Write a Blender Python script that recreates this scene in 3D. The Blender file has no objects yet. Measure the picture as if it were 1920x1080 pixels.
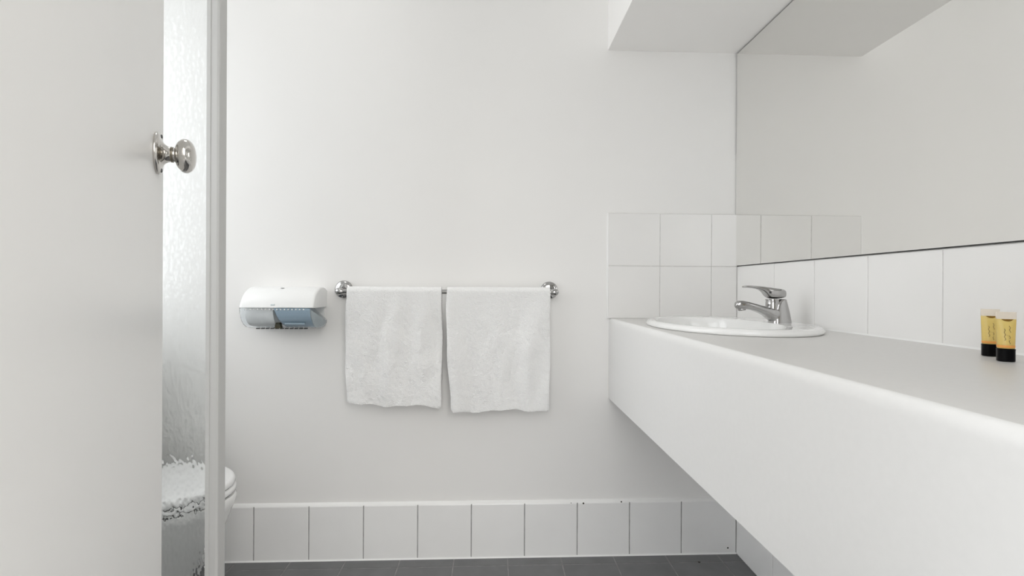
import bpy, bmesh, math, random
from mathutils import Vector, Matrix, noise

# ------------------------------------------------------------------ camera, world, light
sc = bpy.context.scene
col = sc.collection
random.seed(4)

YAW, PITCH, ROLL = 0.0401, -0.0009, 0.0049
cam_data = bpy.data.cameras.new('camera')
cam = bpy.data.objects.new('camera', cam_data)
col.objects.link(cam)
cam_data.sensor_width = 36.0
cam_data.lens = 899.53 / 1920 * 36.0
cam_data.clip_start = 0.02
_f = Vector((math.sin(YAW) * math.cos(PITCH), math.cos(YAW) * math.cos(PITCH), math.sin(PITCH)))
_r = Vector((math.cos(YAW), -math.sin(YAW), 0))
_u = _r.cross(_f)
_R = _r * math.cos(ROLL) + _u * math.sin(ROLL)
_U = -_r * math.sin(ROLL) + _u * math.cos(ROLL)
cam.matrix_world = Matrix(((_R.x, _U.x, -_f.x, 0), (_R.y, _U.y, -_f.y, -1.8146),
                           (_R.z, _U.z, -_f.z, 1.0153), (0, 0, 0, 1)))
sc.camera = cam

sc.view_settings.view_transform = 'Standard'
sc.view_settings.look = 'None'
sc.view_settings.gamma = 1.0
sc.view_settings.use_curve_mapping = False
sc.view_settings.exposure = 0.56
sc.cycles.max_bounces = 14
sc.cycles.diffuse_bounces = 8
sc.cycles.transmission_bounces = 12
sc.cycles.sample_clamp_indirect = 6.0

world = bpy.data.worlds.new('world')
sc.world = world
world.use_nodes = True
wt_ = world.node_tree
bg = wt_.nodes['Background']
# the bright hall behind the doorway: brighter above than below, and a little to the right
_tc = wt_.nodes.new('ShaderNodeTexCoord')
_sep = wt_.nodes.new('ShaderNodeSeparateXYZ')
wt_.links.new(_tc.outputs['Generated'], _sep.inputs[0])


def _ramp(sock, lo, hi, a, b):
    n = wt_.nodes.new('ShaderNodeMapRange')
    n.interpolation_type = 'SMOOTHSTEP'
    n.inputs['From Min'].default_value = lo
    n.inputs['From Max'].default_value = hi
    for key, v in (('To Min', a), ('To Max', b)):
        if hasattr(v, 'links'):
            wt_.links.new(v, n.inputs[key])
        else:
            n.inputs[key].default_value = v
    wt_.links.new(sock, n.inputs['Value'])
    return n.outputs['Result']


_mix = wt_.nodes.new('ShaderNodeMix')
_mix.data_type = 'RGBA'
_mix.inputs['A'].default_value = (0.965, 0.985, 1.0, 1)
_mix.inputs['B'].default_value = (1.0, 0.974, 0.932, 1)
wt_.links.new(_ramp(_sep.outputs['X'], -0.6, 0.3, 0.0, 1.0), _mix.inputs['Factor'])
wt_.links.new(_mix.outputs['Result'], bg.inputs[0])
_up = _ramp(_sep.outputs['X'], -0.35, 0.35, 1.85, 3.05)
_dn = _ramp(_sep.outputs['X'], -0.35, 0.35, 1.55, 0.40)
wt_.links.new(_ramp(_sep.outputs['Z'], -0.2, 0.2, _dn, _up), bg.inputs[1])


def area(name, loc, rot, sx, sy, power, color, shape='RECTANGLE', spread=math.pi):
    d = bpy.data.lights.new(name, 'AREA')
    d.shape = shape
    d.size = sx
    d.size_y = sy
    d.energy = power
    d.color = color
    d.spread = spread
    o = bpy.data.objects.new(name, d)
    col.objects.link(o)
    o.location = loc
    o.rotation_euler = rot
    return o


# daylight outside the rear window of the left wall, the ceiling lamp by the screen
area('window_daylight', (-2.2, -0.5, 1.5), (0, -math.pi / 2, 0), 1.8, 1.6, 6.5, (0.95, 0.975, 1.0))
area('ceiling_lamp_light', (-0.62, -0.55, 2.39), (0, 0, 0), 0.4, 0.4, 0.9, (1.0, 0.98, 0.95), 'DISK')

# ------------------------------------------------------------------ materials


def principled(name, color, rough=0.5, metal=0.0, **kw):
    m = bpy.data.materials.new(name)
    m.use_nodes = True
    b = m.node_tree.nodes['Principled BSDF']
    b.inputs['Base Color'].default_value = (*color, 1)
    b.inputs['Roughness'].default_value = rough
    b.inputs['Metallic'].default_value = metal
    for k, v in kw.items():
        b.inputs[k].default_value = v
    return m


def add_noise(m, scale, amount=0.03, bump=0.0, dist=0.001, detail=3, rough_var=0.0, vec=(1, 1, 1)):
    """mottles the base colour a little and adds a fine bump"""
    nt = m.node_tree
    b = nt.nodes['Principled BSDF']
    tc = nt.nodes.new('ShaderNodeTexCoord')
    mp = nt.nodes.new('ShaderNodeMapping')
    mp.inputs['Scale'].default_value = vec
    n = nt.nodes.new('ShaderNodeTexNoise')
    n.inputs['Scale'].default_value = scale
    n.inputs['Detail'].default_value = detail
    nt.links.new(tc.outputs['Object'], mp.inputs[0])
    nt.links.new(mp.outputs[0], n.inputs['Vector'])
    if amount:
        c = b.inputs['Base Color'].default_value[:3]
        r = nt.nodes.new('ShaderNodeValToRGB')
        r.color_ramp.elements[0].position = 0.3
        r.color_ramp.elements[1].position = 0.7
        r.color_ramp.elements[0].color = (*[max(0, x * (1 - amount)) for x in c], 1)
        r.color_ramp.elements[1].color = (*[min(1, x * (1 + amount)) for x in c], 1)
        nt.links.new(n.outputs['Fac'], r.inputs[0])
        nt.links.new(r.outputs[0], b.inputs['Base Color'])
    if bump:
        bp = nt.nodes.new('ShaderNodeBump')
        bp.inputs['Strength'].default_value = bump
        bp.inputs['Distance'].default_value = dist
        nt.links.new(n.outputs['Fac'], bp.inputs['Height'])
        nt.links.new(bp.outputs[0], b.inputs['Normal'])
    return m


M = {}
M['paint'] = add_noise(principled('wall_paint', (0.865, 0.858, 0.846), 0.55), 2.5, 0.008, 0.05, 0.002)
M['soffit'] = add_noise(principled('soffit_paint', (0.93, 0.92, 0.905), 0.6), 2.5, 0.008)
M['ceiling'] = principled('ceiling_paint', (0.88, 0.88, 0.87), 0.7)
M['door_paint'] = add_noise(principled('door_paint', (0.895, 0.887, 0.872), 0.32), 3, 0.01, 0.04, 0.002)
M['tile'] = add_noise(principled('white_tile_glaze', (0.85, 0.843, 0.832), 0.22), 6, 0.012, 0.03, 0.002)
M['skirt_tile'] = add_noise(principled('skirting_tile_glaze', (0.89, 0.89, 0.885), 0.2), 6, 0.015, 0.03, 0.002)
M['grout'] = add_noise(principled('pale_grout', (0.64, 0.63, 0.615), 0.85), 60, 0.08)
M['skirt_grout'] = add_noise(principled('grey_grout', (0.36, 0.355, 0.35), 0.9), 40, 0.15)
M['caulk'] = principled('white_caulk', (0.88, 0.88, 0.87), 0.5)
M['floor_tile'] = add_noise(principled('charcoal_floor_tile', (0.15, 0.15, 0.155), 0.38), 12, 0.10, 0.08, 0.002)
M['floor_grout'] = add_noise(principled('floor_grout', (0.27, 0.265, 0.26), 0.9), 30, 0.25)
M['laminate'] = add_noise(principled('white_laminate', (0.85, 0.847, 0.838), 0.34), 90, 0.008, 0.03, 0.0006)
M['worktop'] = add_noise(principled('shaded_worktop_laminate', (0.70, 0.69, 0.675), 0.36), 90, 0.012, 0.03, 0.0006)  # the white laminate again, darkened to put shade on the counter top
M['ceramic'] = principled('white_ceramic', (0.88, 0.88, 0.87), 0.08, **{'Coat Weight': 0.3, 'Coat Roughness': 0.03})
M['seat_plastic'] = principled('white_seat_plastic', (0.93, 0.93, 0.925), 0.22)
M['gap'] = principled('gap_shade', (0.10, 0.10, 0.10), 0.8)  # dark colour standing in for the shade in the toilet's gaps
M['chrome'] = principled('chrome', (0.46, 0.455, 0.45), 0.07, 1.0)
M['nickel'] = principled('polished_nickel', (0.62, 0.60, 0.57), 0.08, 1.0)
M['ring'] = principled('tarnished_ring', (0.32, 0.29, 0.24), 0.3, 1.0)
M['dark_metal'] = principled('dark_metal', (0.10, 0.10, 0.10), 0.4, 0.7)
M['mirror'] = principled('mirror_silver', (0.855, 0.85, 0.83), 0.0, 1.0)
M['mirror_edge'] = principled('dark_mirror_edge', (0.05, 0.05, 0.05), 0.45)
M['pale_edge'] = principled('pale_edge', (0.80, 0.80, 0.78), 0.4)
M['post'] = principled('white_powder_coat', (0.58, 0.58, 0.57), 0.45)
M['plastic'] = principled('white_plastic', (0.90, 0.905, 0.90), 0.28)
M['mark'] = principled('grey_mark', (0.30, 0.31, 0.32), 0.5)
M['pale_mark'] = principled('pale_blue_mark', (0.68, 0.74, 0.76), 0.5)
M['tissue'] = add_noise(principled('tissue_paper', (0.92, 0.92, 0.915), 0.9), 40, 0.04, 0.3, 0.003, vec=(1, 1, 0.2))
M['blue'] = principled('blue_plastic', (0.42, 0.53, 0.63), 0.25)
M['blue_dark'] = principled('grey_blue_plastic', (0.30, 0.39, 0.46), 0.3)
M['cheek'] = principled('pale_grey_plastic', (0.60, 0.65, 0.67), 0.35)
M['hub'] = principled('brown_hub', (0.075, 0.065, 0.035), 0.5)
M['black'] = principled('black_cap', (0.002, 0.002, 0.0025), 0.3, **{'Specular IOR Level': 0.1})
M['orange'] = principled('orange_print', (0.80, 0.36, 0.08), 0.4)
M['ink'] = principled('brown_ink', (0.22, 0.17, 0.06), 0.6)
M['amber_line'] = principled('amber_meniscus', (0.20, 0.10, 0.01), 0.25)
M['alu'] = principled('window_aluminium', (0.75, 0.75, 0.75), 0.4)
M['speck'] = principled('dark_speck', (0.03, 0.025, 0.02), 0.8)

M['smoke'] = principled('clear_blue_plastic', (0.94, 0.965, 0.98), 0.06, **{'Transmission Weight': 1.0, 'IOR': 1.12})
M['gel'] = principled('amber_gel_tube', (0.93, 0.74, 0.26), 0.18, **{'Transmission Weight': 0.45, 'IOR': 1.35})
M['crimp'] = principled('clear_tube_end', (0.97, 0.90, 0.80), 0.2, **{'Transmission Weight': 0.65, 'IOR': 1.2})


def towel_material():
    m = principled('white_terry', (0.885, 0.885, 0.88), 0.95, **{'Sheen Weight': 0.25, 'Sheen Roughness': 0.6})
    nt = m.node_tree
    b = nt.nodes['Principled BSDF']
    tc = nt.nodes.new('ShaderNodeTexCoord')
    n = nt.nodes.new('ShaderNodeTexNoise')
    n.inputs['Scale'].default_value = 260
    n.inputs['Detail'].default_value = 2
    n2 = nt.nodes.new('ShaderNodeTexNoise')
    n2.inputs['Scale'].default_value = 70
    n2.inputs['Detail'].default_value = 3
    mx = nt.nodes.new('ShaderNodeMath')
    mx.operation = 'ADD'
    bp = nt.nodes.new('ShaderNodeBump')
    bp.inputs['Strength'].default_value = 0.85
    bp.inputs['Distance'].default_value = 0.0026
    nt.links.new(tc.outputs['Object'], n.inputs['Vector'])
    nt.links.new(tc.outputs['Object'], n2.inputs['Vector'])
    nt.links.new(n.outputs['Fac'], mx.inputs[0])
    nt.links.new(n2.outputs['Fac'], mx.inputs[1])
    nt.links.new(mx.outputs[0], bp.inputs['Height'])
    nt.links.new(bp.outputs[0], b.inputs['Normal'])
    return m


M['terry'] = towel_material()


def obscure_glass():
    m = principled('obscure_glass', (0.97, 0.985, 0.985), 0.03, **{'Transmission Weight': 1.0, 'IOR': 1.47})
    nt = m.node_tree
    b = nt.nodes['Principled BSDF']
    tc = nt.nodes.new('ShaderNodeTexCoord')
    mp = nt.nodes.new('ShaderNodeMapping')
    mp.inputs['Scale'].default_value = (1.0, 1.0, 0.62)
    mp.inputs['Rotation'].default_value = (0, 0.35, 0)
    v = nt.nodes.new('ShaderNodeTexVoronoi')
    v.feature = 'SMOOTH_F1'
    v.inputs['Scale'].default_value = 115
    v.inputs['Smoothness'].default_value = 0.8
    bp = nt.nodes.new('ShaderNodeBump')
    bp.inputs['Strength'].default_value = 0.30
    bp.inputs['Distance'].default_value = 0.003
    nt.links.new(tc.outputs['Object'], mp.inputs[0])
    nt.links.new(mp.outputs[0], v.inputs['Vector'])
    nt.links.new(v.outputs['Distance'], bp.inputs['Height'])
    nt.links.new(bp.outputs[0], b.inputs['Normal'])
    return m


M['obscure'] = obscure_glass()

# ------------------------------------------------------------------ helpers


def link(name, mesh, mats, parent=None, smooth=False, angle=None):
    o = bpy.data.objects.new(name, mesh)
    col.objects.link(o)
    for m in (mats if isinstance(mats, (list, tuple)) else [mats]):
        mesh.materials.append(m)
    if smooth:
        for p in mesh.polygons:
            p.use_smooth = True
        if angle:
            mesh.set_sharp_from_angle(angle=math.radians(angle))
    if parent is not None:
        o.parent = parent
        o.matrix_parent_inverse = parent.matrix_world.inverted()
    return o


def obj(name, bm, mats, parent=None, smooth=False, angle=None):
    bmesh.ops.recalc_face_normals(bm, faces=bm.faces)
    me = bpy.data.meshes.new(name)
    bm.to_mesh(me)
    bm.free()
    return link(name, me, mats, parent, smooth, angle)


def thing(name, label, cat, loc, group=None):
    o = bpy.data.objects.new(name, None)
    o.empty_display_size = 0.05
    col.objects.link(o)
    o.location = loc
    o.matrix_world = Matrix.Translation(loc)
    o['label'] = label
    o['category'] = cat
    if group:
        o['group'] = group
    return o


def tag(o, label, cat, group=None):
    o['label'] = label
    o['category'] = cat
    if group:
        o['group'] = group
    return o


def struct(o):
    o['kind'] = 'structure'
    return o


def box(bm, x0, x1, y0, y1, z0, z1, bev=0.0, seg=2, mi=0):
    vs = [bm.verts.new((x, y, z)) for x in (x0, x1) for y in (y0, y1) for z in (z0, z1)]
    fs = [bm.faces.new([vs[i] for i in q]) for q in
          ((0, 1, 3, 2), (4, 6, 7, 5), (0, 4, 5, 1), (2, 3, 7, 6), (0, 2, 6, 4), (1, 5, 7, 3))]
    for f in fs:
        f.material_index = mi
    if bev:
        bmesh.ops.recalc_face_normals(bm, faces=fs)
        es = list({e for f in fs for e in f.edges})
        r = bmesh.ops.bevel(bm, geom=es, offset=bev, segments=seg, affect='EDGES', profile=0.5)
        for f in r['faces']:
            f.material_index = mi
    return bm


def loft(bm, rings, close=True, cap0=True, cap1=True, mi=0):
    """rings: equal-length lists of points"""
    V = [[bm.verts.new(p) for p in r] for r in rings]
    n = len(rings[0])
    for a, b in zip(V, V[1:]):
        for i in range(n if close else n - 1):
            j = (i + 1) % n
            f = bm.faces.new((a[i], a[j], b[j], b[i]))
            f.material_index = mi
    if cap0:
        bm.faces.new(V[0][::-1]).material_index = mi
    if cap1:
        bm.faces.new(V[-1]).material_index = mi
    return V


def lathe(bm, prof, origin, axis, n=40, mi=0):
    """prof: (distance along axis, radius)"""
    ax = Vector(axis).normalized()
    a = ax.orthogonal().normalized()
    b = ax.cross(a)
    o = Vector(origin)
    rings = [[o + ax * d + (a * math.cos(t) + b * math.sin(t)) * max(r, 1e-5)
              for t in [2 * math.pi * i / n for i in range(n)]] for d, r in prof]
    loft(bm, rings, mi=mi)
    return bm


def prism(bm, pts, axis, c0, c1, mi=0):
    """polygon pts in the plane normal to axis, swept from c0 to c1"""
    def P(p, c):
        return {'x': (c, p[0], p[1]), 'y': (p[0], c, p[1]), 'z': (p[0], p[1], c)}[axis]
    loft(bm, [[P(p, c0) for p in pts], [P(p, c1) for p in pts]], mi=mi)
    return bm


def tiles(bm, org, u, v, n, ub, vb, gap=0.0025, th=0.008, bev=0.0015, top_round=0.0):
    """a tiled face: bevelled tiles (material 0) on a grout bed (material 1)"""
    o, u, v, n = Vector(org), Vector(u), Vector(v), Vector(n)
    g = gap / 2
    P = lambda a, b, c: o + u * a + v * b + n * c
    for i in range(len(ub) - 1):
        for j in range(len(vb) - 1):
            a0, a1, b0, b1 = ub[i] + g, ub[i + 1] - g, vb[j] + g, vb[j + 1] - g
            if j == len(vb) - 2 and top_round:
                b1 = vb[j + 1]
            e = bev
            et = top_round if (top_round and j == len(vb) - 2) else bev
            rings = [[P(a0, b0, 0), P(a1, b0, 0), P(a1, b1, 0), P(a0, b1, 0)],
                     [P(a0, b0, th - e), P(a1, b0, th - e), P(a1, b1, th - et), P(a0, b1, th - et)],
                     [P(a0 + e * .3, b0 + e * .3, th - e * .3), P(a1 - e * .3, b0 + e * .3, th - e * .3),
                      P(a1 - e * .3, b1 - et * .3, th - et * .3), P(a0 + e * .3, b1 - et * .3, th - et * .3)],
                     [P(a0 + e, b0 + e, th), P(a1 - e, b0 + e, th), P(a1 - e, b1 - et, th), P(a0 + e, b1 - et, th)]]
            loft(bm, rings, mi=0)
    d = th - 0.0011
    a0, a1, b0, b1 = ub[0], ub[-1], vb[0], vb[-1] - (0.003 if top_round else 0)
    loft(bm, [[P(a0, b0, 0), P(a1, b0, 0), P(a1, b1, 0), P(a0, b1, 0)],
              [P(a0, b0, d), P(a1, b0, d), P(a1, b1, d), P(a0, b1, d)]], mi=1)
    return bm


def bake(o):
    """turn an object's modifiers into its mesh"""
    bpy.context.view_layer.update()
    dg = bpy.context.evaluated_depsgraph_get()
    me = bpy.data.meshes.new_from_object(o.evaluated_get(dg))
    o.modifiers.clear()
    old = o.data
    o.data = me
    bpy.data.meshes.remove(old)
    return o


def ell(cx, cy, z, a, b, n=72, p=2.0):
    out = []
    for i in range(n):
        t = 2 * math.pi * i / n
        c, s = math.cos(t), math.sin(t)
        out.append((cx + a * math.copysign(abs(c) ** (2 / p), c), cy + b * math.copysign(abs(s) ** (2 / p), s), z))
    return out


# ------------------------------------------------------------------ the room
XL, XW, XB = -1.45, 0.9375, 0.9455      # left wall, right tile face, right wall behind tiles
ZC, ZS = 0.8999, 1.9219                 # counter top, soffit underside
YF = -1.76                              # front wall, inside face
CEIL = 2.42

bm = bmesh.new()
box(bm, XL - .12, XB + .12, 0, .12, 0, CEIL)
struct(obj('wall_back', bm, M['paint']))

bm = bmesh.new()
box(bm, XB, XB + .12, YF - .12, 0, 0, CEIL)
struct(obj('wall_right', bm, M['paint']))

# left wall with the window opening and an unseen second one added for light
wy0, wy1, wz0, wz1 = -0.56, -0.05, 0.85, 2.3
bm = bmesh.new()
vy0, vy1, vz0, vz1 = -1.62, -0.66, 0.95, 2.14
box(bm, XL - .12, XL, YF - .12, vy0, 0, CEIL)
box(bm, XL - .12, XL, vy0, vy1, 0, vz0)
box(bm, XL - .12, XL, vy0, vy1, vz1, CEIL)
box(bm, XL - .12, XL, vy1, wy0, 0, CEIL)
box(bm, XL - .12, XL, wy1, 0, 0, CEIL)
box(bm, XL - .12, XL, wy0, wy1, 0, wz0)
box(bm, XL - .12, XL, wy0, wy1, wz1, CEIL)
struct(obj('wall_left', bm, M['paint']))
bm = bmesh.new()
for a in ((wy0, wy0 + .03, wz0, wz1), (wy1 - .03, wy1, wz0, wz1), (wy0 + .03, wy1 - .03, wz0, wz0 + .03), (wy0 + .03, wy1 - .03, wz1 - .03, wz1)):
    box(bm, XL - .09, XL - .04, *a)
struct(obj('window_1', bm, M['alu']))
bm = bmesh.new()
for a in ((vy0, vy0 + .03, vz0, vz1), (vy1 - .03, vy1, vz0, vz1), (vy0 + .03, vy1 - .03, vz0, vz0 + .03), (vy0 + .03, vy1 - .03, vz1 - .03, vz1)):
    box(bm, XL - .09, XL - .04, *a)
struct(obj('added_light_window', bm, M['alu']))  # unseen opening, added to let more light in from the left

# front wall with the doorway the picture is taken from
bm = bmesh.new()
box(bm, XL - .12, -0.275, YF - .12, YF, 0, CEIL)
box(bm, 0.47, XB, YF - .12, YF, 0, CEIL)
box(bm, -0.275, 0.47, YF - .12, YF, 2.06, CEIL)
struct(obj('wall_front', bm, M['paint']))

bm = bmesh.new()
box(bm, XL - .12, XB + .12, YF - .12, .12, CEIL, CEIL + .1)
struct(obj('ceiling', bm, M['ceiling']))

# boxed-in soffit over the counter
bm = bmesh.new()
box(bm, 0.434, XB, YF, 0, ZS, CEIL, .0015, 1)
struct(obj('wall_soffit', bm, M['soffit']))

# floor of charcoal tiles
bm = bmesh.new()
xs = [XL] + [x for x in [-1.34 + .2 * i for i in range(13)] if XL + .01 < x < XB - .01] + [XB]
ys = [-2.6] + [y for y in [-0.064 - .2 * i for i in range(12, -1, -1)]] + [0.0]
tiles(bm, (0, 0, -0.008), (1, 0, 0), (0, 1, 0), (0, 0, 1), xs, ys, 0.004, 0.008, 0.001)
box(bm, XL - .12, XB + .12, -2.6, .12, -.06, -0.008, mi=1)
struct(obj('floor', bm, [M['floor_tile'], M['floor_grout']]))

# skirting tiles
HS = 0.2026
bm = bmesh.new()
ub = [XL] + [-1.276 + .2 * i for i in range(12)]
ub = [u for u in ub if u < XW - .02] + [XW]
tiles(bm, (0, 0, 0), (1, 0, 0), (0, 0, 1), (0, -1, 0), ub, [0.0, HS], 0.003, 0.012, 0.0015, top_round=.004)
skb = struct(obj('baseboard_back', bm, [M['skirt_tile'], M['skirt_grout']]))
bm = bmesh.new()
prism(bm, [(0, HS - .001), (-.010, HS - .001), (-.0085, HS + .0025), (-.003, HS + .006), (0, HS + .008)], 'x', XL, XW)
obj('top_caulk', bm, M['caulk'], skb, True, 50)
bm = bmesh.new()
prism(bm, [(-.010, 0), (-.0165, 0), (-.014, .0018), (-.012, .004), (-.010, .004)], 'x', XL, XW)
obj('floor_caulk', bm, M['caulk'], skb, True, 50)
for (x, z, r) in ((.347, HS - .003, .0035), (.492, HS + .001, .0028), (.905, .022, .0035), (.30, HS - .001, .0016)):
    bm = bmesh.new()
    lathe(bm, [(0, r), (.0012, r * .8), (.0018, 0)], (x, -.0115, z), (0, -1, .15), 9)
    obj('dark_chip', bm, M['speck'], skb)
bm = bmesh.new()
lathe(bm, [(0, .005), (.001, .0035), (.0012, 0)], (.77, -.065, 0), (0, 0, 1), 9)
obj('dark_chip', bm, M['speck'], skb)

bm = bmesh.new()
tiles(bm, (XB, 0, 0), (0, -1, 0), (0, 0, 1), (-1, 0, 0), [.0105] + [.2504 + .2 * i for i in range(8)] + [-YF], [0.0, HS], 0.003, XB - XW, 0.0015, top_round=.004)
struct(obj('baseboard_right', bm, [M['skirt_tile'], M['grout']]))

# splashback tiles: two courses on the back wall, one under the mirror
bm = bmesh.new()
tiles(bm, (XW - .5, 0, ZC), (1, 0, 0), (0, 0, 1), (0, -1, 0), [0, .2, .4, .5], [0, .2, .4], 0.0025, .008, .0012)
prism(bm, [(XW - .5035, 0), (XW - .499, 0), (XW - .499, -.0082), (XW - .5015, -.0075)], 'z', ZC, ZC + .4, 2)
struct(obj('trim_1', bm, [M['tile'], M['grout'], M['caulk']]))
bm = bmesh.new()
tiles(bm, (XB, 0, ZC), (0, -1, 0), (0, 0, 1), (-1, 0, 0), [.0066] + [.2504 + .2 * i for i in range(8)] + [-YF], [0, .2], 0.0025, XB - XW, .0012)
prism(bm, [(XB, ZC), (XW - .003, ZC), (XW - .0005, ZC + .0035), (XB, ZC + .004)], 'y', YF, -.008, 2)
struct(obj('trim_2', bm, [M['tile'], M['grout'], M['caulk']]))

# ------------------------------------------------------------------ mirror
mir = thing('mirror', 'large frameless wall mirror above the counter with a thin dark edge', 'mirror', (XW, -.88, 1.5))
zm0, zm1 = ZC + .2 + .0035, ZS - .006
bm = bmesh.new()
box(bm, XW - .0005, XB, YF + .002, -.0045, zm0 - .0015, zm1 + .004)
obj('mirror_backing', bm, M['mirror_edge'], mir)
bm = bmesh.new()
box(bm, XW - .004, XW - .0006, YF + .004, -.0062, zm0, zm1)
obj('mirror_glass', bm, M['mirror'], mir)
bm = bmesh.new()
box(bm, XW - .0042, XW - .0005, -.0060, -.0040, 1.286, 1.53)
e = obj('edge_strip', bm, M['pale_edge'], mir)
e['label'] = 'pale worn stretch of the mirror edge'

# ------------------------------------------------------------------ counter
BX, BY, BA, BB = 0.695, -0.41, 0.22, 0.30          # basin outline
van = thing('vanity_counter', 'long white laminate bathroom counter with deep front panel and rounded edge', 'counter', (.69, -.88, .6))
x0 = .4433
prof = [(XW, ZC), (x0 + .011, ZC)]
for i in range(1, 9):
    t = math.pi / 2 * i / 8
    prof.append((x0 + .011 - .011 * math.sin(t), ZC - .020 + .020 * math.cos(t)))
prof += [(x0, ZC - .037), (XW, ZC - .037)]
bm = bmesh.new()
prism(bm, prof, 'y', YF + .003, -.0005)
wt = obj('worktop', bm, [M['worktop'], M['laminate']], van)
cbm = bmesh.new()
loft(cbm, [ell(BX, BY, ZC - .1, BA - .018, BB - .018), ell(BX, BY, ZC + .1, BA - .018, BB - .018)])
cut = obj('cutter', cbm, M['laminate'])
bo = wt.modifiers.new('hole', 'BOOLEAN')
bo.operation = 'DIFFERENCE'
bo.object = cut
bo.solver = 'EXACT'
bake(wt)
bpy.data.objects.remove(cut)
for p in wt.data.polygons:
    p.use_smooth = True
    if p.center.x < x0 + .0109 and abs(p.normal.y) < .5:
        p.material_index = 1
wt.data.set_sharp_from_angle(angle=math.radians(35))
bm = bmesh.new()
box(bm, x0, x0 + .018, YF + .003, -.0005, .5956, ZC - .037)
obj('front_panel', bm, M['laminate'], van)
bm = bmesh.new()
box(bm, x0 + .019, XW - .012, -.026, -.010, .62, ZC - .04)
obj('support_rail', bm, M['laminate'], van)

# ------------------------------------------------------------------ basin
bas = thing('wash_basin', 'oval white ceramic wash basin set into the counter', 'basin', (BX, BY, ZC))
IX, IA, IB = 0.662, 0.158, 0.245
rings = [ell(BX, BY, ZC + .0005, BA - .004, BB - .004), ell(BX, BY, ZC + .003, BA - .0005, BB - .0005),
         ell(BX, BY, ZC + .008, BA, BB), ell(BX, BY, ZC + .013, BA - .003, BB - .003),
         ell(BX, BY, ZC + .0165, BA - .009, BB - .009), ell(BX, BY, ZC + .0175, BA - .016, BB - .016),
         ell(BX, BY, ZC + .017, BA - .024, BB - .024)]
for k in range(1, 4):
    t = k / 3
    rings.append(ell(BX + (IX - BX) * t, BY, ZC + .017 - .0025 * t, (BA - .024) * (1 - t) + IA * t, (BB - .024) * (1 - t) + IB * t))
for (s, dz) in ((.985, .010), (.965, -.004), (.92, -.04), (.84, -.08), (.70, -.11), (.48, -.128), (.25, -.135), (.13, -.1365)):
    rings.append(ell(IX + .02 * (1 - s), BY, ZC + dz, IA * s, IB * s if s > .3 else IA * s))
# outside of the bowl
bm = bmesh.new()
V = loft(bm, rings, cap0=False, cap1=False)
for (s, dz) in ((.14, -.150), (.5, -.142), (.74, -.122), (.88, -.09), (.95, -.04), (.99, -.005)):
    pass
out = [ell(BX, BY, ZC + .0005, BA - .022, BB - .022), ell(BX - .012, BY, ZC - .03, BA - .040, BB - .034), ell(IX + .003, BY, ZC - .085, IA * .90, IB * .90),
       ell(IX + .005, BY, ZC - .125, IA * .74, IB * .74), ell(IX + .01, BY, ZC - .143, IA * .45, IB * .45), ell(IX + .015, BY, ZC - .150, IA * .13, IA * .13)]
W = loft(bm, out, cap0=False, cap1=False)
n = len(V[0])
for i in range(n):
    j = (i + 1) % n
    bm.faces.new((V[0][i], V[0][j], W[0][j], W[0][i]))
    bm.faces.new((V[-1][i], V[-1][j], W[-1][j], W[-1][i]))
obj('basin_bowl', bm, M['ceramic'], bas, True, 60)
bm = bmesh.new()
lathe(bm, [(0, .018), (.003, .0225), (.005, .021), (.0045, .012), (.004, 0)], (IX + .0175, BY, ZC - .1375), (0, 0, 1), 28)
obj('drain', bm, M['chrome'], bas, True, 40)

# ------------------------------------------------------------------ mixer tap
tap = thing('mixer_tap', 'chrome single-lever mixer tap standing on the wash basin', 'tap', (.8535, -.42, ZC + .0155))
TY = -.42
PX = lambda px: .7209 + (px - 1380) * (.8832 - .7209) / 100.0
PZ = lambda py: .9116 + (607 - py) * (1.019 - .9116) / 68.0


def sup(c, ax, az, hx, hy, n=28, p=2.3):
    """superellipse ring about c, spanned by direction ax (half hx) and world y (half hy)"""
    out = []
    for i in range(n):
        t = 2 * math.pi * i / n
        a = math.copysign(abs(math.cos(t)) ** (2 / p), math.cos(t)) * hx
        b = math.copysign(abs(math.sin(t)) ** (2 / p), math.sin(t)) * hy
        out.append((c[0] + ax * a, c[1] + b, c[2] + az * a))
    return out


bm = bmesh.new()
rg = []
for (pl, pr, py, hy) in ((1443.7, 1480.3, 608.5, .026), (1443.9, 1480, 606, .026), (1445, 1478.6, 598, .0245), (1446, 1476.8, 588, .0235), (1446.5, 1474.6, 578, .0225), (1449, 1472.6, 570, .021), (1456, 1471, 563, .018), (1459, 1470.5, 560.5, .016)):
    x, x2, z = PX(pl), PX(pr), PZ(py)
    rg.append(sup(((x + x2) / 2, TY, z), 1, 0, (x2 - x) / 2, hy, 36, 3.3))
loft(bm, rg)
rg = []
for (xt, yt, xb, yb, hy) in ((1377.6, 573, 1378.4, 576, .004), (1379.5, 567.5, 1382, 579, .0095), (1384, 564.6, 1389, 579.6, .0125), (1392, 564.6, 1396, 579.3, .0145), (1402, 566.5, 1402, 579.6, .016), (1415, 570, 1412, 582.3, .0175), (1431, 574.5, 1424, 586.6, .0190), (1443, 577.2, 1433, 591.5, .0203), (1453, 578.2, 1439, 597, .0212), (1462, 580, 1448, 602, .0205)):
    a, b = Vector((PX(xt), TY, PZ(yt))), Vector((PX(xb), TY, PZ(yb)))
    d = (a - b)
    L = d.length
    d.normalize()
    L *= 1.12
    hy *= 1.08
    rg.append(sup((a + b) / 2, d.x, d.z, L / 2, hy, 32, 2.7))
loft(bm, rg)
tb = obj('tap_body', bm, M['chrome'], tap)
rm = tb.modifiers.new('union', 'REMESH')
rm.mode = 'VOXEL'
rm.voxel_size = .0011
sm = tb.modifiers.new('soft', 'SMOOTH')
sm.factor = .5
sm.iterations = 16
bake(tb)
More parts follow.
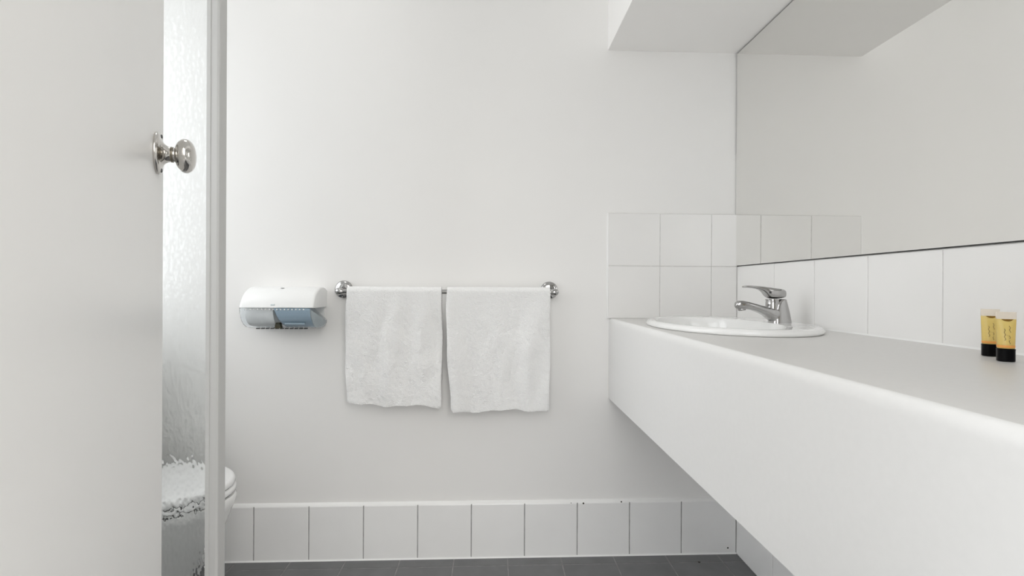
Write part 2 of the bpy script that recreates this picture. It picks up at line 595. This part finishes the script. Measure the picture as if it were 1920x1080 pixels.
for p in tb.data.polygons:
    p.use_smooth = True
bm = bmesh.new()
ax = Vector((PX(1391) - PX(1390), 0, PZ(582) - PZ(578))).normalized()
lathe(bm, [(-.006, .0095), (.002, .0105), (.005, .0105), (.0062, .0095), (.0058, .007), (.003, .0065)], (PX(1390.5), TY, PZ(578.5)), (.12, 0, -1), 28)
obj('aerator', bm, M['chrome'], tap, True, 40)
bm = bmesh.new()
lathe(bm, [(0, .0195), (.016, .0195), (.0235, .0190), (.0245, .0182), (.027, .0182), (.0275, .0195), (.031, .0195)], (PX(1449), TY, PZ(580)), (-.04, 0, 1), 40)
obj('cartridge_collar', bm, M['chrome'], tap, True, 40)
bm = bmesh.new()
rg = []
hp = [(1470.4, 546, 556, .010), (1469.6, 543.6, 557.6, .0135), (1466, 541.6, 558.6, .0165), (1458, 540.6, 559.8, .0195), (1448, 539.2, 560.2, .0208), (1440, 538.2, 559.4, .0205), (1436, 537.8, 556, .0195),
      (1432, 537.3, 549.6, .0175), (1427, 536.8, 545, .0150), (1420, 536.2, 542.3, .0130), (1408, 535.4, 540, .0115), (1398, 535.3, 539.3, .0110), (1394, 536, 539.4, .0095), (1392.3, 537, 538.6, .006)]
for (x, a, b, hy) in hp:
    rg.append(sup((PX(x), TY, (PZ(a) + PZ(b)) / 2), 0, 1, abs(PZ(a) - PZ(b)) / 2, hy, 28, 2.8))
loft(bm, rg)
lv = obj('lever_handle', bm, M['chrome'], tap, True)
ss = lv.modifiers.new('soft', 'SUBSURF')
ss.levels = ss.render_levels = 1
bake(lv)
bm = bmesh.new()
lathe(bm, [(0, .0034), (.0006, .0032), (.0008, 0)], (PX(1437), TY - .0203, PZ(548)), (0, -1, 0), 14)
obj('lever_screw_cap', bm, M['dark_metal'], tap, True, 40)

# ------------------------------------------------------------------ guest tubes


def make_tube(name, label, loc, rot, hgt):
    t = thing(name, label, 'toiletry tube', loc, 'amber toiletry tubes on the counter')
    t.rotation_euler.z = rot
    bpy.context.view_layer.update()

    def ad(nm, bm, mat, smooth=True):
        bmesh.ops.recalc_face_normals(bm, faces=bm.faces)
        me = bpy.data.meshes.new(nm)
        bm.to_mesh(me)
        bm.free()
        o = link(nm, me, mat, None, smooth, 45)
        o.parent = t
        return o

    a0, b0, a1 = .0104, .0088, .0125

    def sec(z, s=0.0):
        k = max(0, min(1, (z - .021) / (hgt - .008 - .021)))
        a = a0 * (1 - k) + a1 * k - s
        b = (b0 * (1 - k ** 1.6) + .0012 * k ** 1.6) - s
        return ell(0, 0, z, a, max(b, .0006), 40, 2.2)
    zs = [.0005, .0012, .004, .018, .0205, .021]
    sc_ = [.0008, 0, 0, 0, -.0003, .0006]
    bm = bmesh.new()
    loft(bm, [ell(0, 0, z, a0 + .0004 - s, b0 + .0006 - s, 40, 2.6) for z, s in zip(zs, sc_)])
    ad('flip_cap', bm, M['black'])
    zg = hgt * .855
    bm = bmesh.new()
    loft(bm, [sec(.0212, .001)] + [sec(.0215 + (zg - .0215) * i / 12) for i in range(13)])
    body = ad('tube_body', bm, M['gel'])
    bm = bmesh.new()
    loft(bm, [sec(zg + .0002 + (hgt - .009 - zg) * i / 6) for i in range(7)] + [ell(0, 0, hgt - .007, a1, .0009, 40, 3), ell(0, 0, hgt, a1, .0008, 40, 3)])
    ad('clear_crimped_end', bm, M['crimp'])
    bm = bmesh.new()
    loft(bm, [sec(.0225, -.0002), sec(.0228, -.00035), sec(.0262, -.00035), sec(.0265, -.0002)])
    ad('orange_band', bm, M['orange'])
    # dark line of the gel's surface seen through the wall
    bm = bmesh.new()
    ring = sec(zg - .0005, -.0003)
    n = len(ring)
    k0, k1 = int(n * .68), int(n * .86)
    pts = ring[k0:k1 + 1]
    top = []
    bot = []
    for i, p in enumerate(pts):
        s = math.sin(math.pi * i / (len(pts) - 1))
        top.append((p[0], p[1], p[2] + .0004))
        bot.append((p[0], p[1], p[2] - .0002 - .0030 * s))
    loft(bm, [top, [(p[0], p[1] - .0005, p[2]) for p in top], [(p[0], p[1] - .0005, p[2]) for p in bot], bot], close=False, cap0=False, cap1=False)
    ad('gel_surface', bm, M['amber_line'])
    # script lettering running up the tube, as thin strokes
    def front(x, z):
        k = max(0, min(1, (z - .021) / (hgt - .008 - .021)))
        a = a0 * (1 - k) + a1 * k
        b = b0 * (1 - k ** 1.6) + .0012 * k ** 1.6
        return -b * max(0, 1 - abs(x / a) ** 2.2) ** (1 / 2.2) - .00025

    bm = bmesh.new()
    def stroke(pts, w=.00042):
        L, R = [], []
        for i, (x, z) in enumerate(pts):
            L.append((x - w, front(x - w, z), z))
            R.append((x + w, front(x + w, z), z))
        loft(bm, [L, R, [(p[0], p[1] + .0004, p[2]) for p in R], [(p[0], p[1] + .0004, p[2]) for p in L]], close=False, cap0=False, cap1=False)
    for (xc, za, zb, amp, fr) in ((-.0034, .034, .053, .0007, 900), (.0018, .029, .035, .0006, 1100), (.0022, .037, .042, .0006, 1000), (.0030, .047, .058, .0006, 950)):
        N = 22
        stroke([(xc + (zb - za) * 0 + amp * math.sin(fr * (za + (zb - za) * i / N)), za + (zb - za) * i / N) for i in range(N + 1)])
    stroke([(-.0030 + .0048 * i / 6, .0425 + .0004 * math.sin(i)) for i in range(7)], .0004)
    o = ad('script_lettering', bm, M['ink'], False)
    return t


make_tube('toiletry_tube', 'amber guest toiletry tube on black cap, nearer one in front', (.8290, -1.072, ZC), math.radians(-30), .080)
make_tube('toiletry_tube', 'amber guest toiletry tube on black cap, partly hidden behind the nearer one', (.8670, -1.0120, ZC), math.radians(-30), .082)

# ------------------------------------------------------------------ towel rail
rail = thing('towel_rail', 'chrome towel rail on the back wall holding two white towels', 'towel rail', (-.17, 0, 1.003))
ZR, YR = .9989, -.062
for xf in (-.5537, .2135):
    bm = bmesh.new()
    lathe(bm, [(0, .0325), (.003, .0335), (.007, .033), (.011, .030), (.014, .024), (.016, .016)], (xf, 0, 1.005), (0, -1, 0), 48)
    fl = obj('wall_flange', bm, M['chrome'], rail, True, 50)
    bm = bmesh.new()
    s = 1 if xf < 0 else -1
    xe = xf if xf < 0 else .2285
    a, b = Vector((xf, -.012, 1.004)), Vector((xe, YR, ZR))
    lathe(bm, [(0, .0135), (.012, .0105), ((b - a).length - .01, .0095), ((b - a).length, .0095)], a, b - a, 32)
    obj('bracket_arm', bm, M['chrome'], fl, True, 50)
    bm = bmesh.new()
    lathe(bm, [(-.0135, 0), (-.0128, .005), (-.010, .0092), (-.005, .0122), (0, .0132), (.006, .0128), (.012, .0112), (.016, .0092)], (xe, YR, ZR), (s, 0, 0), 36)
    obj('rail_end', bm, M['chrome'], fl, True, 50)
bm = bmesh.new()
lathe(bm, [(-.5537, .0082), (.2285, .0082)], (0, YR, ZR), (1, 0, 0), 32)
obj('rail_bar', bm, M['chrome'], rail, True, 50)

# ------------------------------------------------------------------ towels


def make_towel(label, xtl, xtr, xbl, xbr, zb_l, zb_r, seed, back):
    """sheet folded over the rail: front hem, up, round the bar, down the back"""
    R = .0138
    nx, nf, na, nb = 110, 150, 12, 60
    rows = []
    th = .0085
    for j in range(nf + na + nb + 1):
        row = []
        for i in range(nx + 1):
            u = i / nx
            zb = zb_l + (zb_r - zb_l) * u + .0042 * math.sin(u * 9 + seed) + .0022 * math.sin(u * 23 + seed * 2) + .0016 * noise.noise(Vector((u * 70, seed, 0)))
            if j <= nf:
                k = 1 - j / nf                   # 1 at the hem, 0 at the bar
                z = ZR + (zb - ZR) * k
                y = YR - R + .010 * k
                e = k
            elif j <= nf + na:
                t = math.pi * (j - nf) / na
                z = ZR + R * math.sin(t)
                y = YR - R * math.cos(t)
                e = 0
            else:
                k = (j - nf - na) / nb
                z = ZR - back * k
                y = YR + R + .026 * min(1, k * 1.6)
                e = k
            k = e
            xl = xtl + (xbl - xtl) * k ** 1.3 - .0045 * math.sin(math.pi * min(1, k * 1.05)) + .0012 * math.sin(k * 14 + seed)
            xr = xtr + (xbr - xtr) * k ** 1.3 + .0016 * math.sin(math.pi * k) + .0014 * math.sin(k * 11 + seed * 3)
            # rounded lower corners
            if j <= nf and k > .965:
                q = (k - .965) / .035
                ins = .007 * (1 - math.sqrt(max(0, 1 - q * q)))
                xl += ins
                xr -= ins
            x = xl + (xr - xl) * u
            if j <= nf:
                amp = min(1, k * 3.0)
                p = Vector((x * 1.0, z * .42, seed * 7.3))
                fold = .0150 * noise.noise(Vector((x * 15, z * 4.2, seed * 7.3))) + .0044 * noise.noise(Vector((x * 30, z * 13, seed))) + .0015 * noise.noise(Vector((x * 80, z * 60, seed + 4)))
                lump = .0007 * noise.noise(Vector((x * 190, z * 190, seed)))
                y -= max(-.012, fold) * amp + lump + .004 * k
                # soft roll of the side edges towards the wall
                ed = min(u, 1 - u) * (xtr - xtl)
                if ed < .012:
                    y += .004 * (1 - ed / .012) ** 2 * (0.3 + amp * .7)
            row.append((x, y, z))
        rows.append(row)
    bm = bmesh.new()
    V = [[bm.verts.new(p) for p in r] for r in rows]
    for a, b in zip(V, V[1:]):
        for i in range(nx):
            bm.faces.new((a[i], a[i + 1], b[i + 1], b[i]))
    o = obj('hand_towel', bm, M['terry'], None, True)
    so = o.modifiers.new('thick', 'SOLIDIFY')
    so.thickness = th
    so.offset = 0
    so.use_even_offset = False
    bv = o.modifiers.new('round', 'BEVEL')
    bv.width = .003
    bv.segments = 3
    bv.limit_method = 'ANGLE'
    bv.angle_limit = math.radians(60)
    bake(o)
    for p in o.data.polygons:
        p.use_smooth = True
    # hem, a slightly raised selvedge along the front bottom edge
    return tag(o, label, 'towel', 'white hand towels on the rail')


make_towel('white hand towel on the rail beside the paper dispenser, left one of two', -.522, -.185, -.519, -.187, .594, .583, 1.0, .33)
make_towel('white hand towel on the rail nearer the counter, right one of two', -.165, .2075, -.1455, .2055, .5635, .570, 2.7, .34)

# ------------------------------------------------------------------ toilet roll dispenser
dis = thing('toilet_roll_dispenser', 'white wall-mounted toilet roll dispenser with clear bluish lower half', 'dispenser', (-.742, 0, .94))
DX0, DX1 = -.8690, -.6165
ZJ = .9425


def dprof(off=0.0):
    P = [(-.0, 1.004), (-.015, 1.0105), (-.032, 1.0145), (-.05, 1.0150), (-.068, 1.0125), (-.086, 1.0065), (-.103, .997), (-.117, .985), (-.128, .971), (-.136, .956), (-.140, ZJ)]
    Q = [(-.1400, ZJ), (-.1395, .932), (-.1375, .917), (-.1335, .904), (-.126, .891), (-.115, .880), (-.101, .872), (-.085, .868), (-.06, .8660), (-.03, .8660), (-.016, .8690), (-.006, .8760), (0, .886)]
    return P, Q


def shell(bm, prof, th, xs, inset):
    """extrusion along x with ends that round inwards"""
    cy, cz = -.06, .94
    rings = []
    for x, s in zip(xs, inset):
        rings.append([(x, min(0.0, y + (s if y < -.03 else 0)), z - s * (1 if z > cz else -1) * (abs(z - cz) / .075)) for (y, z) in prof])
    return loft(bm, rings, close=False, cap0=False, cap1=False)


P, Q = dprof()
xs = [DX0, DX0 + .0015, DX0 + .005, DX0 + .012, DX1 - .010, DX1 - .0035, DX1 - .001, DX1]
ins = [.0075, .0045, .0018, 0, 0, .0012, .0030, .0050]
bm = bmesh.new()
hood = P + [(-.138, ZJ - .001), (-.132, ZJ - .001), (0, ZJ - .001)]
cy, cz = -.06, .94
rings = []
for x, s in zip(xs, ins):
    rings.append([(x, min(0.0, y + (s if y < -.03 else 0)), z - s * (1 if z > ZJ + .002 else 0)) for (y, z) in hood])
loft(bm, rings)
obj('hood', bm, M['plastic'], dis, True, 40)
# see-through lower shell, open at the top
bm = bmesh.new()
ins2 = [.0085, .005, .002, .0005, .0005, .0016, .0034, .0055]
rings = []
for x, s in zip(xs, ins2):
    rings.append([(x, min(0.0, y + (s if y < -.03 else 0)), z + s * (1 if z < ZJ - .004 else 0)) for (y, z) in Q])
V = loft(bm, rings, close=False, cap0=False, cap1=False)
for side in (V[0], V[-1]):
    bm.faces.new(side)
low = obj('clear_lower_cover', bm, M['smoke'], dis, True, 40)
so = low.modifiers.new('thick', 'SOLIDIFY')
so.thickness = .0018
so.offset = -1
bake(low)
# back plate
bm = bmesh.new()
box(bm, DX0 + .012, DX1 - .008, -.006, 0, .872, ZJ - .002)
obj('back_plate', bm, M['plastic'], dis)
# left roll in white wrap
bm = bmesh.new()
rg = []
for i in range(15):
    x = DX0 + .012 + .096 * i / 14
    r = .056 * (1 if 0 < i < 14 else .96)
    ring = []
    for k in range(40):
        t = 2 * math.pi * k / 40
        w = 1 + .018 * noise.noise(Vector((x * 40, math.cos(t) * 3, math.sin(t) * 3)))
        ring.append((x, -.066 + r * w * math.cos(t), .9345 - .0055 + r * w * math.sin(t)))
    rg.append(ring)
loft(bm, rg)
roll = obj('toilet_roll', bm, M['tissue'], dis, True, 50)
bpy.context.view_layer.update()
# the roll must end under the hood: flatten it at the joint
for v in roll.data.vertices:
    v.co.z = min(v.co.z, ZJ - .003 - (0 if roll.parent is None else 0))
    v.co.y = max(v.co.y, -.1345)
# blue sliding shutter over the right roll
bm = bmesh.new()
inner = [(y + .0045, z + (.0035 if z < .9 else -.002)) for (y, z) in Q if y < -.02]
xa, xb = -.7530, DX1 - .012
def xs_at(z):
    return xa + .028 * max(0, (ZJ - z)) / (ZJ - .866)
rings = [[(xs_at(z), y, z) for (y, z) in inner], [(xs_at(z) + .004, y - .0004, z) for (y, z) in inner], [(xb + .005 * ((ZJ - z) / (ZJ - .866)) ** 2 - .004, y - .0004, z) for (y, z) in inner], [(xb + .005 * ((ZJ - z) / (ZJ - .866)) ** 2, y, z) for (y, z) in inner]]
loft(bm, rings, close=False, cap0=False, cap1=False)
sh = obj('blue_shutter', bm, M['blue'], dis, True, 40)
so = sh.modifiers.new('thick', 'SOLIDIFY')
so.thickness = .0015
so.offset = -1
bake(sh)
bm = bmesh.new()
prism(bm, [(y * .985 if y < -.02 else y - .0015, z + .0025) for (y, z) in Q][1:], 'x', DX1 - .0085, DX1 - .0070)
obj('side_cheek', bm, M['cheek'], dis)
bm = bmesh.new()
box(bm, xs_at(.888) + .014, xb - .022, -.1245, -.1150, .8835, .8895, .001, 1)
obj('shutter_ridge', bm, M['blue_dark'], sh, True, 40)
# brown hub between the rolls
bm = bmesh.new()
pts = [(-.7615, .8690), (-.741, .8690), (-.7435, .884), (-.7455, .8885), (-.7575, .8885), (-.7595, .884)]
prism(bm, pts, 'y', -.1050, -.088)
obj('roll_hub', bm, M['hub'], dis)
# scalloped bead under the hood, dark teeth of the tear edge below
for i in range(16):
    bm = bmesh.new()
    x = DX0 + .028 + .0128 * i
    lathe(bm, [(0, .0026), (.001, .0024), (.0018, .0014), (.002, 0)], (x, -.1398, ZJ - .0062), (0, -1, -.1), 12)
    obj('bead', bm, M['plastic'], dis, True, 50)
for i in range(11):
    bm = bmesh.new()
    x = DX0 + .040 + .0165 * i
    box(bm, x, x + .0105, -.0975, -.0880, .8655, .8690)
    obj('tear_tooth', bm, M['dark_metal'], dis)
bm = bmesh.new()
loft(bm, [ell(-.745, -.081, 1.0092, .0068, .0030, 24), ell(-.745, -.081, 1.0105, .0062, .0025, 24)])
k = obj('key_slot', bm, M['mark'], dis)
k['label'] = 'small grey key slot'
bm = bmesh.new()
box(bm, -.7605, -.7475, -.1390, -.1365, .9490, .9545, .0008, 1)
obj('emblem', bm, M['pale_mark'], dis)

# ------------------------------------------------------------------ glass screen
GY = -.586
scr = thing('glass_screen', 'obscure glass privacy screen with pale metal post beside the toilet', 'screen', (-.692, GY, 0))
PX0, PX1 = -.7072, -.6762
bm = bmesh.new()
prof = [(PX0, GY - .016), (PX0 + .009, GY - .016), (PX0 + .010, GY - .0145), (PX0 + .0125, GY - .0145), (PX0 + .0135, GY - .016), (PX1 - .006, GY - .016), (PX1 - .001, GY - .0145), (PX1, GY - .012), (PX1, GY + .016), (PX0, GY + .016)]
prism(bm, prof, 'z', 0.001, 2.05)
obj('post', bm, M['post'], scr)
bm = bmesh.new()
box(bm, XL + .001, PX0, GY - .014, GY + .014, 2.02, 2.05, .001, 1)
obj('head_rail', bm, M['post'], scr)
bm = bmesh.new()
box(bm, XL + .001, PX0, GY - .014, GY + .014, .001, .04, .001, 1)
obj('bottom_rail', bm, M['post'], scr)
bm = bmesh.new()
box(bm, XL + .002, PX0 + .002, GY - .0025, GY + .0025, .038, 2.022)
obj('glass_pane', bm, M['obscure'], scr)

# ------------------------------------------------------------------ toilet
toi = thing('toilet', 'white ceramic toilet with closed lid behind the glass screen', 'toilet', (-1.1, -.32, 0))
TYC, XT = -.318, -.797


def oval(z, xf, xbk, hw, n=56, fr=.60):
    """egg shaped outline: round nose at xf, squarer back at xbk"""
    L = xf - xbk
    cx = xf - L * fr
    out = []
    for i in range(n):
        t = 2 * math.pi * i / n
        c, s = math.cos(t), math.sin(t)
        if c >= 0:
            out.append((cx + L * fr * c, TYC + hw * s, z))
        else:
            p = 2 / 3.2
            out.append((cx - L * (1 - fr) * abs(c) ** p, TYC + hw * math.copysign(abs(s) ** (0.86), s), z))
    return out


bm = bmesh.new()
loft(bm, [oval(.001, XT - .15, -1.36, .120), oval(.03, XT - .15, -1.36, .117), oval(.10, XT - .125, -1.36, .112), oval(.18, XT - .078, -1.37, .125), oval(.25, XT - .036, -1.38, .150),
          oval(.30, XT - .014, -1.385, .170), oval(.335, XT - .002, -1.385, .181), oval(.345, XT + .004, -1.385, .186), oval(.366, XT + .007, -1.385, .189), oval(.3735, XT + .003, -1.385, .186)])
obj('pan', bm, M['ceramic'], toi, True, 60)
bm = bmesh.new()
loft(bm, [oval(.3736, XT - .006, -1.25, .179), oval(.3779, XT - .006, -1.25, .179)])
obj('seat_gap_shade', bm, M['gap'], toi)  # dark filler painted as the shade between pan and seat
bm = bmesh.new()
loft(bm, [oval(.3780, XT - .002, -1.25, .183), oval(.381, XT + .002, -1.25, .187), oval(.392, XT + .001, -1.25, .187), oval(.3955, XT - .003, -1.25, .183)])
obj('seat', bm, M['seat_plastic'], toi, True, 60)
bm = bmesh.new()
loft(bm, [oval(.3956, XT - .007, -1.24, .179), oval(.3989, XT - .007, -1.24, .179)])
obj('lid_gap_shade', bm, M['gap'], toi)  # dark filler painted as the shade between seat and lid
bm = bmesh.new()
loft(bm, [oval(.3990, XT - .004, -1.25, .183), oval(.402, XT - .001, -1.25, .186), oval(.413, XT - .002, -1.25, .185), oval(.4185, XT - .006, -1.25, .181), oval(.4215, XT - .015, -1.24, .172), oval(.4235, XT - .05, -1.2, .14)])
obj('lid', bm, M['seat_plastic'], toi, True, 60)
bm = bmesh.new()
box(bm, XL + .004, -1.265, TYC - .19, TYC + .19, .43, .80, .022, 4)
ci = obj('cistern', bm, M['ceramic'], toi, True, 40)
bm = bmesh.new()
box(bm, XL + .003, -1.258, TYC - .198, TYC + .198, .8005, .832, .010, 3)
obj('cistern_lid', bm, M['ceramic'], ci, True, 40)
bm = bmesh.new()
lathe(bm, [(0, .02), (.004, .02), (.006, .016), (.0065, 0)], (-1.355, TYC, .832), (0, 0, 1), 28)
obj('flush_button', bm, M['chrome'], ci, True, 40)
bm = bmesh.new()
box(bm, XL + .02, -1.30, TYC - .12, TYC + .12, .382, .432, .006, 2)
obj('cistern_shelf', bm, M['ceramic'], toi, True, 40)

# ------------------------------------------------------------------ door, standing open, and its knob
d = Vector((-.4180, .9085, 0)).normalized()     # along the leaf, away from the hinge
nrm = Vector((d.y, -d.x, 0))                     # the face seen from the doorway
E0 = Vector((-.5422, -1.003, 0))
door = bpy.data.objects.new('door_1', bpy.data.meshes.new('door_1'))
bm = bmesh.new()
H0 = E0 - d * .742
pts = [E0, H0, H0 - nrm * .035, E0 - nrm * .035]
vs0 = [bm.verts.new((p.x, p.y, .012)) for p in pts]
vs1 = [bm.verts.new((p.x, p.y, 2.04)) for p in pts]
bm.faces.new(vs0[::-1])
bm.faces.new(vs1)
for i in range(4):
    j = (i + 1) % 4
    bm.faces.new((vs0[i], vs0[j], vs1[j], vs1[i]))
bmesh.ops.recalc_face_normals(bm, faces=bm.faces)
bmesh.ops.bevel(bm, geom=list(bm.edges), offset=.002, segments=2, affect='EDGES')
bmesh.ops.recalc_face_normals(bm, faces=bm.faces)
bm.to_mesh(door.data)
bm.free()
door.data.materials.append(M['door_paint'])
col.objects.link(door)
struct(door)
K0 = E0 - d * .054 + Vector((0, 0, 1.2202))
bm = bmesh.new()
lathe(bm, [(0, .0318), (.002, .0325), (.004, .0318), (.0058, .029), (.0064, .024), (.0080, .0185), (.0110, .0148), (.0150, .0120), (.0180, .0111)], K0, nrm, 56)
rose = obj('knob_rose', bm, M['nickel'], door, True, 50)
for s in (1, -1):
    bm = bmesh.new()
    lathe(bm, [(0, .0034), (.0012, .0032), (.0018, .0018), (.0019, 0)], K0 + nrm * .0056 + Vector((0, 0, .0262 * s)), nrm, 20)
    obj('rose_screw', bm, M['dark_metal'], rose, True, 50)
bm = bmesh.new()
lathe(bm, [(.0178, .0112), (.0184, .0120), (.0194, .0120), (.0198, .0113), (.0203, .0120), (.0213, .0120), (.0218, .0112)], K0, nrm, 40)
obj('knob_ring', bm, M['ring'], rose, True, 40)
bm = bmesh.new()
pf = [(.0216, .0106), (.0246, .0104), (.0252, .0116), (.0262, .0118), (.0268, .0108)]
for i in range(1, 20):
    t = math.pi * i / 20
    pf.append((.0372 - .0142 * math.cos(t), max(.0108 if i < 4 else 0, .0265 * math.sin(t) ** .82)))
pf.append((.0515, 0))
lathe(bm, pf, K0, nrm, 56)
obj('door_knob', bm, M['nickel'], door, True, 35)

# a latch plate on the hidden edge and hinges at the jamb complete the leaf
bm = bmesh.new()
c = E0 - nrm * .0175
a = [c + nrm * .011 + Vector((0, 0, 1.15)), c - nrm * .011 + Vector((0, 0, 1.15)), c - nrm * .011 + Vector((0, 0, 1.29)), c + nrm * .011 + Vector((0, 0, 1.29))]
loft(bm, [[p - d * .001 for p in a], [p + d * .0012 for p in a]])
obj('latch_plate', bm, M['nickel'], door)
